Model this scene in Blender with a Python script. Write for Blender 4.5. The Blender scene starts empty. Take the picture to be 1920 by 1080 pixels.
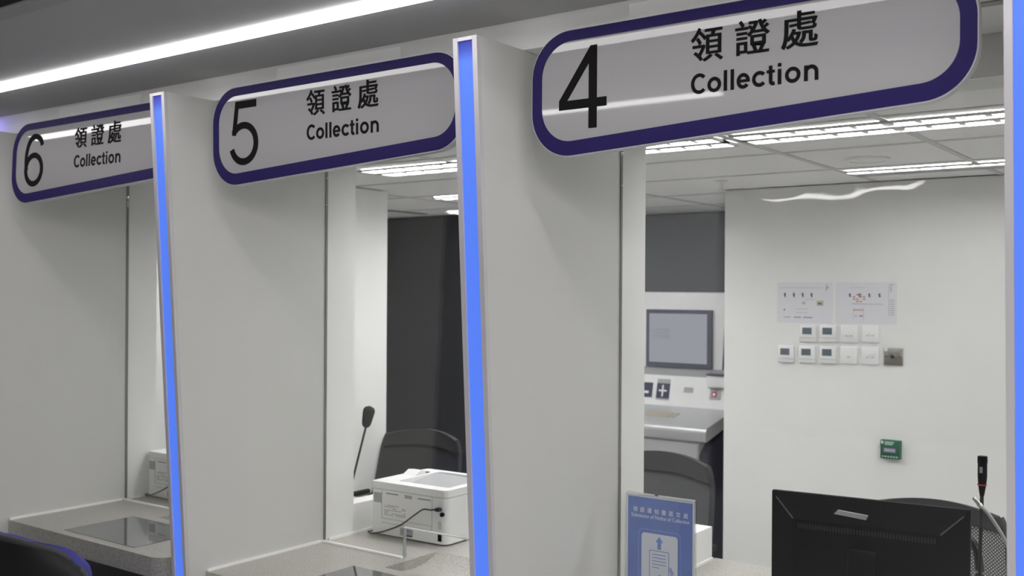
import bpy, bmesh, math, random
from mathutils import Vector, Matrix

random.seed(7)
R = math.radians
S = bpy.context.scene
C = S.collection

# ------------------------------------------------------------------ camera, world, exposure
EYE = 1.69
cam_d = bpy.data.cameras.new('camera')
cam = bpy.data.objects.new('camera', cam_d)
C.objects.link(cam)
cam_d.sensor_width = 36.0
cam_d.lens = 1937.7 / 1920 * 36.0
cam_d.shift_y = 9.4 / 1920
cam_d.clip_start = 0.05
cam_d.clip_end = 60
cam_d.dof.use_dof = True
cam_d.dof.focus_distance = 2.75
cam_d.dof.aperture_fstop = 4.5
cam.matrix_world = (Matrix.Translation((0, 0, EYE)) @ Matrix.Rotation(R(36.2462), 4, 'Z')
                    @ Matrix.Rotation(R(90), 4, 'X') @ Matrix.Rotation(R(0.3686), 4, 'Z'))
S.camera = cam

w = bpy.data.worlds.new('world')
S.world = w
w.use_nodes = True
w.node_tree.nodes['Background'].inputs[0].default_value = (0.02, 0.02, 0.022, 1)
w.node_tree.nodes['Background'].inputs[1].default_value = 0.3

S.view_settings.view_transform = 'Standard'
S.view_settings.look = 'None'
S.view_settings.exposure = 0.0
S.view_settings.gamma = 1.0
S.view_settings.use_curve_mapping = False
S.cycles.max_bounces = 10
S.cycles.diffuse_bounces = 5
S.cycles.transparent_max_bounces = 16
S.cycles.sample_clamp_indirect = 6.0
S.cycles.caustics_reflective = False
S.cycles.caustics_refractive = False

# lamp strengths
CEIL_STRIP = 13.0
HALL_LAMP = 20.0
OFFICE_LAMP = 26.5
SPOT_LAMP = 12.0
FILL_PANEL = 39.0

# ------------------------------------------------------------------ materials
MATS = {}

def pmat(name, col, rough=0.5, metal=0.0, spec=0.5, coat=0.0, noise=0.0, nscale=60, bump=0.0, alpha=None):
    m = bpy.data.materials.new(name)
    m.use_nodes = True
    nt = m.node_tree
    b = nt.nodes['Principled BSDF']
    b.inputs['Base Color'].default_value = (*col, 1)
    b.inputs['Roughness'].default_value = rough
    b.inputs['Metallic'].default_value = metal
    b.inputs['Specular IOR Level'].default_value = spec
    b.inputs['Coat Weight'].default_value = coat
    if noise or bump:
        tc = nt.nodes.new('ShaderNodeTexCoord')
        n = nt.nodes.new('ShaderNodeTexNoise')
        n.inputs['Scale'].default_value = nscale
        n.inputs['Detail'].default_value = 4
        nt.links.new(tc.outputs['Object'], n.inputs['Vector'])
        if noise:
            r = nt.nodes.new('ShaderNodeMapRange')
            r.inputs[1].default_value = 0.3
            r.inputs[2].default_value = 0.7
            r.inputs[3].default_value = 1 - noise
            r.inputs[4].default_value = 1 + noise
            nt.links.new(n.outputs['Fac'], r.inputs[0])
            mx = nt.nodes.new('ShaderNodeVectorMath')
            mx.operation = 'SCALE'
            mx.inputs[0].default_value = col
            nt.links.new(r.outputs[0], mx.inputs['Scale'])
            nt.links.new(mx.outputs[0], b.inputs['Base Color'])
        if bump:
            bp = nt.nodes.new('ShaderNodeBump')
            bp.inputs['Strength'].default_value = bump
            bp.inputs['Distance'].default_value = 0.002
            nt.links.new(n.outputs['Fac'], bp.inputs['Height'])
            nt.links.new(bp.outputs[0], b.inputs['Normal'])
    MATS[name] = m
    return m

def emat(name, col, strength):
    m = bpy.data.materials.new(name)
    m.use_nodes = True
    b = m.node_tree.nodes['Principled BSDF']
    b.inputs['Base Color'].default_value = (*[min(c, 1) * 0.3 for c in col], 1)
    b.inputs['Emission Color'].default_value = (*col, 1)
    b.inputs['Emission Strength'].default_value = strength
    b.inputs['Roughness'].default_value = 0.6
    MATS[name] = m
    return m

def glassmat(name, tint=(0.975, 0.976, 0.968), wobble=0.0):
    m = bpy.data.materials.new(name)
    m.use_nodes = True
    nt = m.node_tree
    nt.nodes.remove(nt.nodes['Principled BSDF'])
    out = nt.nodes['Material Output']
    tr = nt.nodes.new('ShaderNodeBsdfTransparent')
    tr.inputs[0].default_value = (*tint, 1)
    gl = nt.nodes.new('ShaderNodeBsdfGlossy')
    gl.inputs['Roughness'].default_value = 0.0
    fr = nt.nodes.new('ShaderNodeFresnel')
    ge = nt.nodes.new('ShaderNodeNewGeometry')
    io = nt.nodes.new('ShaderNodeMapRange')
    io.inputs[3].default_value = 1.45
    io.inputs[4].default_value = 1 / 1.45
    nt.links.new(ge.outputs['Backfacing'], io.inputs[0])
    nt.links.new(io.outputs[0], fr.inputs['IOR'])
    mx = nt.nodes.new('ShaderNodeMixShader')
    nt.links.new(fr.outputs[0], mx.inputs[0])
    nt.links.new(tr.outputs[0], mx.inputs[1])
    nt.links.new(gl.outputs[0], mx.inputs[2])
    nt.links.new(mx.outputs[0], out.inputs[0])
    if wobble:
        tc = nt.nodes.new('ShaderNodeTexCoord')
        n = nt.nodes.new('ShaderNodeTexNoise')
        n.inputs['Scale'].default_value = 9
        n.inputs['Detail'].default_value = 1
        bp = nt.nodes.new('ShaderNodeBump')
        bp.inputs['Strength'].default_value = wobble
        bp.inputs['Distance'].default_value = 0.01
        nt.links.new(tc.outputs['Object'], n.inputs['Vector'])
        nt.links.new(n.outputs['Fac'], bp.inputs['Height'])
        nt.links.new(bp.outputs[0], gl.inputs['Normal'])
    MATS[name] = m
    return m

def stonemat(name, base):
    """fine speckled quartz"""
    m = pmat(name, base, rough=0.32, spec=0.4)
    nt = m.node_tree
    b = nt.nodes['Principled BSDF']
    tc = nt.nodes.new('ShaderNodeTexCoord')
    n1 = nt.nodes.new('ShaderNodeTexNoise')
    n1.inputs['Scale'].default_value = 260
    n1.inputs['Detail'].default_value = 3
    v = nt.nodes.new('ShaderNodeTexVoronoi')
    v.inputs['Scale'].default_value = 150
    cr = nt.nodes.new('ShaderNodeValToRGB')
    cr.color_ramp.elements[0].position = 0.36
    cr.color_ramp.elements[0].color = (*[c * 0.55 for c in base], 1)
    cr.color_ramp.elements[1].position = 0.66
    cr.color_ramp.elements[1].color = (*[min(1, c * 1.35) for c in base], 1)
    e = cr.color_ramp.elements.new(0.5)
    e.color = (*base, 1)
    ad = nt.nodes.new('ShaderNodeMath')
    ad.operation = 'MULTIPLY_ADD'
    ad.inputs[1].default_value = 0.18
    nt.links.new(tc.outputs['Object'], n1.inputs['Vector'])
    nt.links.new(tc.outputs['Object'], v.inputs['Vector'])
    nt.links.new(v.outputs['Distance'], ad.inputs[0])
    nt.links.new(n1.outputs['Fac'], ad.inputs[2])
    nt.links.new(ad.outputs[0], cr.inputs[0])
    nt.links.new(cr.outputs[0], b.inputs['Base Color'])
    return m

def meshmat(name, col, scale, hole=0.35):
    """woven mesh fabric with see-through holes"""
    m = pmat(name, col, rough=0.75)
    nt = m.node_tree
    b = nt.nodes['Principled BSDF']
    out = nt.nodes['Material Output']
    tc = nt.nodes.new('ShaderNodeTexCoord')
    mp = nt.nodes.new('ShaderNodeMapping')
    mp.inputs['Rotation'].default_value = (0, 0, 0)
    mp.inputs['Scale'].default_value = (scale, scale, scale)
    sx = nt.nodes.new('ShaderNodeSeparateXYZ')
    nt.links.new(tc.outputs['Object'], mp.inputs[0])
    nt.links.new(mp.outputs[0], sx.inputs[0])
    prod = nt.nodes.new('ShaderNodeMath')
    prod.operation = 'MULTIPLY'
    for k, ax in enumerate('XZ'):
        s = nt.nodes.new('ShaderNodeMath')
        s.operation = 'SINE'
        nt.links.new(sx.outputs[ax], s.inputs[0])
        nt.links.new(s.outputs[0], prod.inputs[k])
    gt = nt.nodes.new('ShaderNodeMath')
    gt.operation = 'GREATER_THAN'
    gt.inputs[1].default_value = hole
    nt.links.new(prod.outputs[0], gt.inputs[0])
    tr = nt.nodes.new('ShaderNodeBsdfTransparent')
    mx = nt.nodes.new('ShaderNodeMixShader')
    nt.links.new(gt.outputs[0], mx.inputs[0])
    nt.links.new(b.outputs[0], mx.inputs[1])
    nt.links.new(tr.outputs[0], mx.inputs[2])
    nt.links.new(mx.outputs[0], out.inputs[0])
    return m

WALL = pmat('white_laminate', (0.60, 0.60, 0.585), rough=0.42, spec=0.35, noise=0.015, nscale=3)
PAINT = pmat('white_paint', (0.78, 0.78, 0.775), rough=0.7, spec=0.25, noise=0.012, nscale=5)
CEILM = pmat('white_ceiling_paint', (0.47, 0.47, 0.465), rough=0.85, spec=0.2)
TILE = pmat('ceiling_tile', (0.90, 0.90, 0.90), rough=0.9, spec=0.1, noise=0.03, nscale=300)
TBAR = pmat('ceiling_bar', (0.62, 0.62, 0.62), rough=0.6)
DARKCEIL = pmat('black_ceiling', (0.012, 0.012, 0.013), rough=0.8)
GREYTRIM = pmat('grey_trim', (0.34, 0.34, 0.335), rough=0.5)
HALLWALL = pmat('hall_wall_grey', (0.10, 0.10, 0.105), rough=0.7)
FLOORM = pmat('floor_vinyl', (0.34, 0.34, 0.345), rough=0.45, noise=0.1, nscale=40)
OFLOOR = pmat('pale_vinyl', (0.62, 0.61, 0.59), rough=0.5, noise=0.05, nscale=30)
DARKWALL = pmat('charcoal_wall', (0.0175, 0.0185, 0.0235), rough=0.55, noise=0.1, nscale=4)
SLATE = pmat('slate_grey_screen', (0.27, 0.275, 0.30), rough=0.85)
ALU = pmat('pale_aluminium', (0.60, 0.58, 0.61), rough=0.4, metal=0.15)
DARKGAP = pmat('dark_gasket_and_gap_shade', (0.20, 0.20, 0.195), rough=0.6)
SEAL = pmat('white_silicone', (0.92, 0.92, 0.90), rough=0.4)
STONE = stonemat('speckled_quartz', (0.335, 0.325, 0.297))
MODESTY = pmat('dark_grey_laminate', (0.05, 0.052, 0.06), rough=0.5)
MATG = pmat('smoked_glass', (0.10, 0.108, 0.108), rough=0.03, spec=0.5, coat=0.6)
SIGNW = pmat('sign_acrylic', (0.350, 0.341, 0.353), rough=0.03, spec=0.27)
SIGNEDGE = pmat('sign_edge_acrylic', (0.62, 0.61, 0.64), rough=0.3)
NAVY = pmat('navy_vinyl', (0.022, 0.0155, 0.095), rough=0.5, spec=0.12)
INK = pmat('black_vinyl', (0.007, 0.007, 0.007), rough=0.7, spec=0.08)
BLUE = emat('blue_light', (0.082, 0.190, 0.80), 1.0)
BLUEENDS = [emat('blue_light_end', tuple(a * (1 - q) + b * q for a, b in zip((0.082, 0.190, 0.80), (0.022, 0.030, 0.33))), 1.0) for q in (0.12, 0.27, 0.42, 0.56, 0.69, 0.80, 0.9, 1.0)]
STRIPE = emat('white_strip_light', (1.0, 0.98, 0.97), CEIL_STRIP)
HALLE = emat('hall_lamp_light', (1.0, 0.98, 0.96), HALL_LAMP)
OFFE = emat('office_tube_light', (1.0, 1.0, 1.0), OFFICE_LAMP)
FILLE = emat('hall_fill_light', (1.0, 0.985, 0.96), FILL_PANEL)
SPOTE = emat('spot_lamp_light', (1.0, 0.97, 0.93), SPOT_LAMP)
GLOWE = emat('violet_light', (0.28, 0.25, 1.0), 9.0)
SCREENE = emat('screen_light', (0.30, 0.31, 0.36), 0.75)
LOUVRE = pmat('louvre_metal', (0.8, 0.8, 0.8), rough=0.5)
LAMPW = pmat('lamp_housing', (0.55, 0.55, 0.55), rough=0.5)
GLASS = glassmat('clear_glass', wobble=0.05)
ACRYL = glassmat('clear_acrylic', (0.93, 0.94, 0.95))
GLEDGE = pmat('polished_glass_edge', (0.80, 0.84, 0.82), rough=0.2)
GLEDGED = pmat('glass_edge_grey', (0.30, 0.33, 0.32), rough=0.2)
PLASTW = pmat('white_plastic', (0.80, 0.805, 0.81), rough=0.45)
PLASTG = pmat('light_grey_plastic', (0.36, 0.365, 0.375), rough=0.5)
PLASTD = pmat('dark_grey_plastic', (0.085, 0.087, 0.095), rough=0.5)
BLACK = pmat('black_plastic', (0.0035, 0.0035, 0.005), rough=0.55, spec=0.12)
WHITEB = pmat('bright_white_paint', (0.87, 0.87, 0.86), rough=0.6)
BLACKM = pmat('matte_black_plastic', (0.017, 0.017, 0.019), rough=0.75)
GLOSSBLK = pmat('gloss_black', (0.012, 0.012, 0.013), rough=0.12)
CHROME = pmat('chrome', (0.75, 0.75, 0.76), rough=0.15, metal=1.0)
SILVER = pmat('silver_plastic', (0.46, 0.465, 0.475), rough=0.3, metal=0.35)
STEEL = pmat('brushed_steel', (0.34, 0.325, 0.30), rough=0.35, metal=0.8)
FOAM = pmat('foam_black', (0.018, 0.018, 0.02), rough=0.95, bump=0.5, nscale=400)
RED = pmat('red_plastic', (0.42, 0.03, 0.03), rough=0.4)
PAPER = pmat('paper', (0.70, 0.70, 0.745), rough=0.9)
PRINTG = pmat('print_grey', (0.36, 0.36, 0.42), rough=0.9)
PRINTD = pmat('print_dark', (0.10, 0.10, 0.14), rough=0.9)
PRINTB = pmat('print_blue', (0.25, 0.25, 0.50), rough=0.9)
PRINTR = pmat('print_red', (0.55, 0.28, 0.26), rough=0.9)
PRINTT = pmat('print_tan', (0.50, 0.44, 0.36), rough=0.9)
LCD = pmat('lcd_grey', (0.135, 0.165, 0.19), rough=0.2)
GREEN = pmat('green_plastic', (0.015, 0.115, 0.065), rough=0.45)
GREENL = pmat('pale_green_print', (0.42, 0.58, 0.50), rough=0.5)
LEAFB = pmat('leaflet_blue', (0.195, 0.265, 0.60), rough=0.5, noise=0.08, nscale=14)
LEAFP = pmat('leaflet_pale', (0.80, 0.81, 0.85), rough=0.5)
LEAFLINE = pmat('leaflet_line_blue', (0.36, 0.46, 0.80), rough=0.5)
CHBLUE = pmat('blue_upholstery', (0.040, 0.036, 0.25), rough=0.6, bump=0.2, nscale=500)
CHSHELL = pmat('black_chair_shell', (0.006, 0.006, 0.007), rough=0.6)
CHRIM = pmat('charcoal_chair_rim', (0.045, 0.044, 0.046), rough=0.6)
FABG = pmat('dark_grey_fabric', (0.040, 0.040, 0.043), rough=0.9, bump=0.3, nscale=500)
FABD = pmat('charcoal_fabric', (0.030, 0.030, 0.034), rough=0.9, bump=0.3, nscale=500)
MESHG = meshmat('grey_mesh', (0.092, 0.092, 0.098), 520, 0.72)
MESHD = meshmat('dark_mesh', (0.032, 0.032, 0.036), 420, 0.85)
MESHL = meshmat('open_mesh', (0.085, 0.085, 0.088), 520, 0.42)

# ------------------------------------------------------------------ mesh helpers
def NB():
    return bmesh.new()

def quadbox(bm, x0, x1, y0, y1, z0, z1, bevel=0.0, seg=2):
    vs = [bm.verts.new(p) for p in ((x0, y0, z0), (x1, y0, z0), (x1, y1, z0), (x0, y1, z0),
                                    (x0, y0, z1), (x1, y0, z1), (x1, y1, z1), (x0, y1, z1))]
    fs = [bm.faces.new([vs[i] for i in f]) for f in ((3, 2, 1, 0), (4, 5, 6, 7), (0, 1, 5, 4), (1, 2, 6, 5), (2, 3, 7, 6), (3, 0, 4, 7))]
    if bevel:
        es = list({e for f in fs for e in f.edges})
        bmesh.ops.bevel(bm, geom=es, offset=bevel, segments=seg, affect='EDGES', profile=0.5)
    return vs

def prism(bm, pts, axis, a, b):
    """extrude polygon pts (2D) along axis from a to b; 'Y': pts are (x,z); 'X': (y,z); 'Z': (x,y)"""
    def mk(p, t):
        return {'Y': (p[0], t, p[1]), 'X': (t, p[0], p[1]), 'Z': (p[0], p[1], t)}[axis]
    A = [bm.verts.new(mk(p, a)) for p in pts]
    B = [bm.verts.new(mk(p, b)) for p in pts]
    n = len(pts)
    bm.faces.new(A)
    bm.faces.new(B[::-1])
    for i in range(n):
        bm.faces.new((A[i], B[i], B[(i + 1) % n], A[(i + 1) % n]))

def ring(bm, outer, inner, y0, y1):
    """frame between two loops of equal length in the XZ plane"""
    n = len(outer)
    def loop(l, y):
        return [bm.verts.new((p[0], y, p[1])) for p in l]
    o0, i0, o1, i1 = loop(outer, y0), loop(inner, y0), loop(outer, y1), loop(inner, y1)
    for k in range(n):
        j = (k + 1) % n
        bm.faces.new((o0[k], o0[j], i0[j], i0[k]))
        bm.faces.new((o1[j], o1[k], i1[k], i1[j]))
        bm.faces.new((o0[j], o0[k], o1[k], o1[j]))
        bm.faces.new((i0[k], i0[j], i1[j], i1[k]))

def rpoly(corners, seg=10):
    """rounded polygon: corners = [(x, z, radius)] in order"""
    n = len(corners)
    out = []
    for k in range(n):
        p = Vector(corners[k][:2])
        a = (Vector(corners[k - 1][:2]) - p).normalized()
        b = (Vector(corners[(k + 1) % n][:2]) - p).normalized()
        r = corners[k][2]
        if r <= 0:
            out.append((p.x, p.y))
            continue
        half = a.angle(b) / 2
        d = r / math.tan(half)
        c = p + (a + b).normalized() * (r / math.sin(half))
        s, e = p + a * d - c, p + b * d - c
        a0 = math.atan2(s.y, s.x)
        da = math.atan2(s.x * e.y - s.y * e.x, s.dot(e))
        for i in range(seg + 1):
            t = a0 + da * i / seg
            out.append((c.x + r * math.cos(t), c.y + r * math.sin(t)))
    return out

def rrect(x0, x1, z0, z1, r, seg=6):
    return rpoly([(x0, z0, r), (x1, z0, r), (x1, z1, r), (x0, z1, r)], seg)

def tube(bm, pts, rad, n=10, cap=True):
    pts = [Vector(p) for p in pts]
    rads = rad if isinstance(rad, (list, tuple)) else [rad] * len(pts)
    rings = []
    up = Vector((0, 0, 1))
    t0 = (pts[1] - pts[0]).normalized()
    if abs(t0.dot(up)) > 0.95:
        up = Vector((1, 0, 0))
    u = t0.cross(up).normalized()
    for i, p in enumerate(pts):
        t = (pts[min(i + 1, len(pts) - 1)] - pts[max(i - 1, 0)]).normalized()
        u = (u - t * u.dot(t)).normalized()
        v = t.cross(u)
        rings.append([bm.verts.new(p + (u * math.cos(2 * math.pi * k / n) + v * math.sin(2 * math.pi * k / n)) * rads[i]) for k in range(n)])
    for a, b in zip(rings, rings[1:]):
        for k in range(n):
            bm.faces.new((a[k], a[(k + 1) % n], b[(k + 1) % n], b[k]))
    if cap:
        bm.faces.new(rings[0][::-1])
        bm.faces.new(rings[-1])

def spline(pts, n=8):
    """Catmull-Rom through pts"""
    P = [Vector(p) for p in pts]
    P = [2 * P[0] - P[1]] + P + [2 * P[-1] - P[-2]]
    out = []
    for i in range(1, len(P) - 2):
        for k in range(n):
            t = k / n
            a, b, c, d = P[i - 1], P[i], P[i + 1], P[i + 2]
            out.append(0.5 * ((2 * b) + (c - a) * t + (2 * a - 5 * b + 4 * c - d) * t * t + (3 * b - a - 3 * c + d) * t ** 3))
    out.append(P[-2])
    return out

def cyl(bm, c, r, h, axis='Z', n=20, r2=None):
    c = Vector(c)
    d = {'X': Vector((1, 0, 0)), 'Y': Vector((0, 1, 0)), 'Z': Vector((0, 0, 1))}[axis]
    tube(bm, [c, c + d * h], [r, r if r2 is None else r2], n)

def sheet(bm, fn, nu, nv, thick):
    """closed thin slab following fn(u,v)->Vector, thickness along the local normal"""
    G = [[Vector(fn(i / nu, j / nv)) for j in range(nv + 1)] for i in range(nu + 1)]
    N = [[None] * (nv + 1) for _ in range(nu + 1)]
    for i in range(nu + 1):
        for j in range(nv + 1):
            du = G[min(i + 1, nu)][j] - G[max(i - 1, 0)][j]
            dv = G[i][min(j + 1, nv)] - G[i][max(j - 1, 0)]
            nn = du.cross(dv)
            N[i][j] = nn.normalized() if nn.length > 1e-9 else Vector((0, -1, 0))
    A = [[bm.verts.new(G[i][j] + N[i][j] * thick / 2) for j in range(nv + 1)] for i in range(nu + 1)]
    B = [[bm.verts.new(G[i][j] - N[i][j] * thick / 2) for j in range(nv + 1)] for i in range(nu + 1)]
    for i in range(nu):
        for j in range(nv):
            bm.faces.new((A[i][j], A[i + 1][j], A[i + 1][j + 1], A[i][j + 1]))
            bm.faces.new((B[i][j], B[i][j + 1], B[i + 1][j + 1], B[i + 1][j]))
    for i in range(nu):
        bm.faces.new((A[i][0], B[i][0], B[i + 1][0], A[i + 1][0]))
        bm.faces.new((A[i][nv], A[i + 1][nv], B[i + 1][nv], B[i][nv]))
    for j in range(nv):
        bm.faces.new((A[0][j], A[0][j + 1], B[0][j + 1], B[0][j]))
        bm.faces.new((A[nu][j], B[nu][j], B[nu][j + 1], A[nu][j + 1]))

def obj(name, bm, mat, parent=None, smooth=False, label=None, stuff=False):
    bmesh.ops.recalc_face_normals(bm, faces=bm.faces[:])
    me = bpy.data.meshes.new(name)
    bm.to_mesh(me)
    bm.free()
    me.materials.append(mat)
    if smooth:
        for p in me.polygons:
            p.use_smooth = True
        try:
            me.set_sharp_from_angle(angle=R(40))
        except Exception:
            pass
    o = bpy.data.objects.new(name, me)
    C.objects.link(o)
    if parent is not None:
        o.parent = parent
    if label:
        o['label'] = label
    return o

def bx(name, mat, ext, parent=None, bevel=0.0, label=None):
    bm = NB()
    quadbox(bm, *ext, bevel=bevel)
    return obj(name, bm, mat, parent, label=label, smooth=bevel > 0)

def thing(name, label, cat, loc=(0, 0, 0), rotz=0.0, group=None):
    o = bpy.data.objects.new(name, None)
    o.empty_display_size = 0.1
    C.objects.link(o)
    o.location = loc
    o.rotation_euler = (0, 0, rotz)
    o['label'] = label
    o['category'] = cat
    if group:
        o['group'] = group
    return o

def tag(o, label, cat, group=None):
    o['label'] = label
    o['category'] = cat
    if group:
        o['group'] = group
    return o

def struct(o):
    o['kind'] = 'structure'
    return o

def dup(root, loc, label, rotz=None, group=None):
    r = root.copy()
    C.objects.link(r)
    r.location = loc
    if rotz is not None:
        r.rotation_euler = (0, 0, rotz)
    r['label'] = label
    if group:
        r['group'] = group
    for ch in list(root.children):
        c = ch.copy()
        C.objects.link(c)
        c.parent = r
        for g in list(ch.children):
            d = g.copy()
            C.objects.link(d)
            d.parent = c
    return r

def text_into(bm, body, x0, x1, z0, z1, y, thick, offset=0.0):
    """lettering fitted to the box x0..x1, z0..z1 in the XZ plane, facing -Y, from y (back) to y-thick"""
    cu = bpy.data.curves.new('lettering', 'FONT')
    cu.body = body
    cu.extrude = 0.02
    cu.offset = offset
    cu.resolution_u = 5
    o = bpy.data.objects.new('lettering', cu)
    C.objects.link(o)
    dg = bpy.context.evaluated_depsgraph_get()
    dg.update()
    me = bpy.data.meshes.new_from_object(o.evaluated_get(dg))
    vs = [v.co.copy() for v in me.vertices]
    if vs:
        ax0, ax1 = min(v.x for v in vs), max(v.x for v in vs)
        az0, az1 = min(v.y for v in vs), max(v.y for v in vs)
        nv = [bm.verts.new((x0 + (v.x - ax0) / (ax1 - ax0) * (x1 - x0),
                            y - (thick if v.z > 0 else 0.0),
                            z0 + (v.y - az0) / (az1 - az0) * (z1 - z0))) for v in vs]
        for p in me.polygons:
            try:
                bm.faces.new([nv[i] for i in p.vertices])
            except ValueError:
                pass
    bpy.data.objects.remove(o)
    bpy.data.curves.remove(cu)
    bpy.data.meshes.remove(me)

def pen(bm, c, wd, y, thick, closed=False):
    """flat raised stroke of width wd along points c (x, z)"""
    n = len(c)
    A, B = [], []
    for i in range(n):
        p = Vector(c[i])
        a = Vector(c[(i - 1) % n] if closed else c[max(i - 1, 0)])
        b = Vector(c[(i + 1) % n] if closed else c[min(i + 1, n - 1)])
        t = (b - a).normalized()
        nr = Vector((-t.y, t.x)) * wd / 2
        A.append(p + nr)
        B.append(p - nr)
    V = [[bm.verts.new((q.x, yy, q.y)) for q in L] for L, yy in ((A, y - thick), (B, y - thick), (A, y), (B, y))]
    for i in range(n if closed else n - 1):
        j = (i + 1) % n
        for f in ((V[0][i], V[0][j], V[1][j], V[1][i]), (V[2][i], V[3][i], V[3][j], V[2][j]),
                  (V[0][i], V[2][i], V[2][j], V[0][j]), (V[1][i], V[1][j], V[3][j], V[3][i])):
            bm.faces.new(f)
    if not closed:
        bm.faces.new((V[0][0], V[1][0], V[3][0], V[2][0]))
        bm.faces.new((V[0][-1], V[2][-1], V[3][-1], V[1][-1]))

def earc(cx, cy, rx, ry, a0, a1, n=24):
    return [(cx + rx * math.cos(R(a0 + (a1 - a0) * i / n)), cy + ry * math.sin(R(a0 + (a1 - a0) * i / n))) for i in range(n + 1)]

def collection_into(bm, x0, x1, zb, y, thick):
    """the word Collection in a bold grotesque"""
    k = (x1 - x0) / 1413.0
    X = lambda u: x0 + (u - 95) * k
    s = 0.0080
    cap, xh = 0.0455, 0.0335
    def bowl(u0, u1, h, a0, a1, closed=False):
        cx, rx = (X(u0) + X(u1)) / 2, (X(u1) - X(u0) - s) / 2
        c = earc(cx, zb + h / 2, rx, (h + 0.0012 - s) / 2, a0, a1)
        pen(bm, c[:-1] if closed else c, s, y, thick, closed)
        return cx, rx
    def stem(uc, z0, z1, wd=s):
        quadbox(bm, X(uc) - wd / 2, X(uc) + wd / 2, y - thick - 0.00012, y, zb + z0, zb + z1)
    bowl(95, 292, cap, 44, 316)
    bowl(290, 449, xh, 0, 360, True)
    stem(498, 0, cap)
    stem(577, 0, cap)
    cx, rx = bowl(626, 774, xh, 0, 322)
    quadbox(bm, cx - rx, cx + rx + s / 2, y - thick - 0.00012, y, zb + xh / 2 - 0.0030, zb + xh / 2 + 0.0032)
    bowl(799, 964, xh, 41, 319)
    tx = X(1003)
    pen(bm, [(tx, zb + 0.0425), (tx, zb + 0.0100)] + earc(tx + 0.0055, zb + 0.0088, 0.0055, 0.0055, 180, 275, 8)[1:] + [(tx + 0.0092, zb + 0.0040)], s, y, thick)
    quadbox(bm, X(960), X(1048), y - thick - 0.00012, y, zb + xh - 0.0068, zb + xh - 0.0006)
    stem(1100, 0, xh - 0.0006)
    stem(1100, cap - 0.0075, cap)
    bowl(1158, 1322, xh, 0, 360, True)
    stem(1379, 0, xh - 0.0006)
    nx0, nx1 = X(1379), X(1489)
    pen(bm, earc((nx0 + nx1) / 2, zb + xh - s / 2 - 0.0115, (nx1 - nx0) / 2, 0.0118, 165, 0, 14) + [(nx1, zb)], s, y, thick)

def digit_into(bm, k, x0, x1, z0, z1, y, thick):
    w_, h_ = x1 - x0, z1 - z0
    def P(u, v):
        return (x0 + u * w_, z0 + v * h_)
    def loop(pts, d=0.00006):
        prism(bm, [P(*p) for p in pts], 'Y', y - thick - d, y)
    sw, sh = 0.160, 0.105            # stroke width as a share of the width and of the height
    def stroke(c, closed=False, y=y):
        n = len(c)
        A, B = [], []
        for i in range(n):
            p = Vector(c[i])
            a = Vector(c[(i - 1) % n] if closed else c[max(i - 1, 0)])
            b = Vector(c[(i + 1) % n] if closed else c[min(i + 1, n - 1)])
            t = Vector(((b - a).x * w_, (b - a).y * h_)).normalized()
            nr = Vector((-t.y * sw / 2, t.x * sh / 2))
            A.append(P(p.x + nr.x, p.y + nr.y))
            B.append(P(p.x - nr.x, p.y - nr.y))
        m = n if closed else n - 1
        V = [[bm.verts.new((q[0], yy, q[1])) for q in L] for L, yy in ((A, y - thick), (B, y - thick), (A, y), (B, y))]
        for i in range(m):
            j = (i + 1) % n
            for f in ((V[0][i], V[0][j], V[1][j], V[1][i]), (V[2][i], V[3][i], V[3][j], V[2][j]),
                      (V[0][i], V[2][i], V[2][j], V[0][j]), (V[1][i], V[1][j], V[3][j], V[3][i])):
                bm.faces.new(f)
        if not closed:
            bm.faces.new((V[0][0], V[1][0], V[3][0], V[2][0]))
            bm.faces.new((V[0][-1], V[2][-1], V[3][-1], V[1][-1]))
    def arc(cx, cy, rx, ry, a0, a1, n=26):
        return [(cx + rx * math.cos(R(a0 + (a1 - a0) * i / n)), cy + ry * math.sin(R(a0 + (a1 - a0) * i / n))) for i in range(n + 1)]
    if k == 4:
        o = [(0.63, 0.0), (0.80, 0.0), (0.80, 0.25), (1.0, 0.25), (1.0, 0.36), (0.80, 0.36), (0.80, 1.0), (0.665, 1.0), (0.0, 0.365), (0.0, 0.25), (0.63, 0.25)]
        i = [(0.63, 0.36), (0.63, 0.79), (0.175, 0.36)]
        O = [[bm.verts.new((P(*p)[0], yy, P(*p)[1])) for p in o] for yy in (y - thick, y)]
        I = [[bm.verts.new((P(*p)[0], yy, P(*p)[1])) for p in i] for yy in (y - thick, y)]
        for L in range(2):
            for f in ((O[L][0], O[L][1], O[L][2], O[L][10]), (O[L][2], O[L][3], O[L][4], O[L][5]),
                      (O[L][10], O[L][2], O[L][5], I[L][0]), (I[L][0], O[L][5], O[L][6], I[L][1]),
                      (I[L][1], O[L][6], O[L][7]), (I[L][1], O[L][7], O[L][8], I[L][2]),
                      (I[L][2], O[L][8], O[L][9]), (I[L][2], O[L][9], O[L][10], I[L][0])):
                bm.faces.new(f)
        for L in (O, I):
            n = len(L[0])
            for q in range(n):
                bm.faces.new((L[0][q], L[0][(q + 1) % n], L[1][(q + 1) % n], L[1][q]))
    elif k == 5:
        loop([(0.19, 1.0), (0.93, 1.0), (0.93, 0.885), (0.19, 0.885)])
        loop([(0.19, 1.0), (0.32, 1.0), (0.205, 0.475), (0.06, 0.475)], 0.00012)
        stroke(arc(0.475, 0.335, 0.44, 0.283, 146, -163, 44), y=y - 0.0003)
    else:
        stroke(arc(0.505, 0.322, 0.425, 0.27, 0, 360, 48)[:-1], True)
        stroke(arc(0.525, 0.50, 0.445, 0.448, 205, 90, 26)[:-1] + arc(0.525, 0.735, 0.40, 0.213, 90, 8, 14), y=y - 0.00015)

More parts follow.
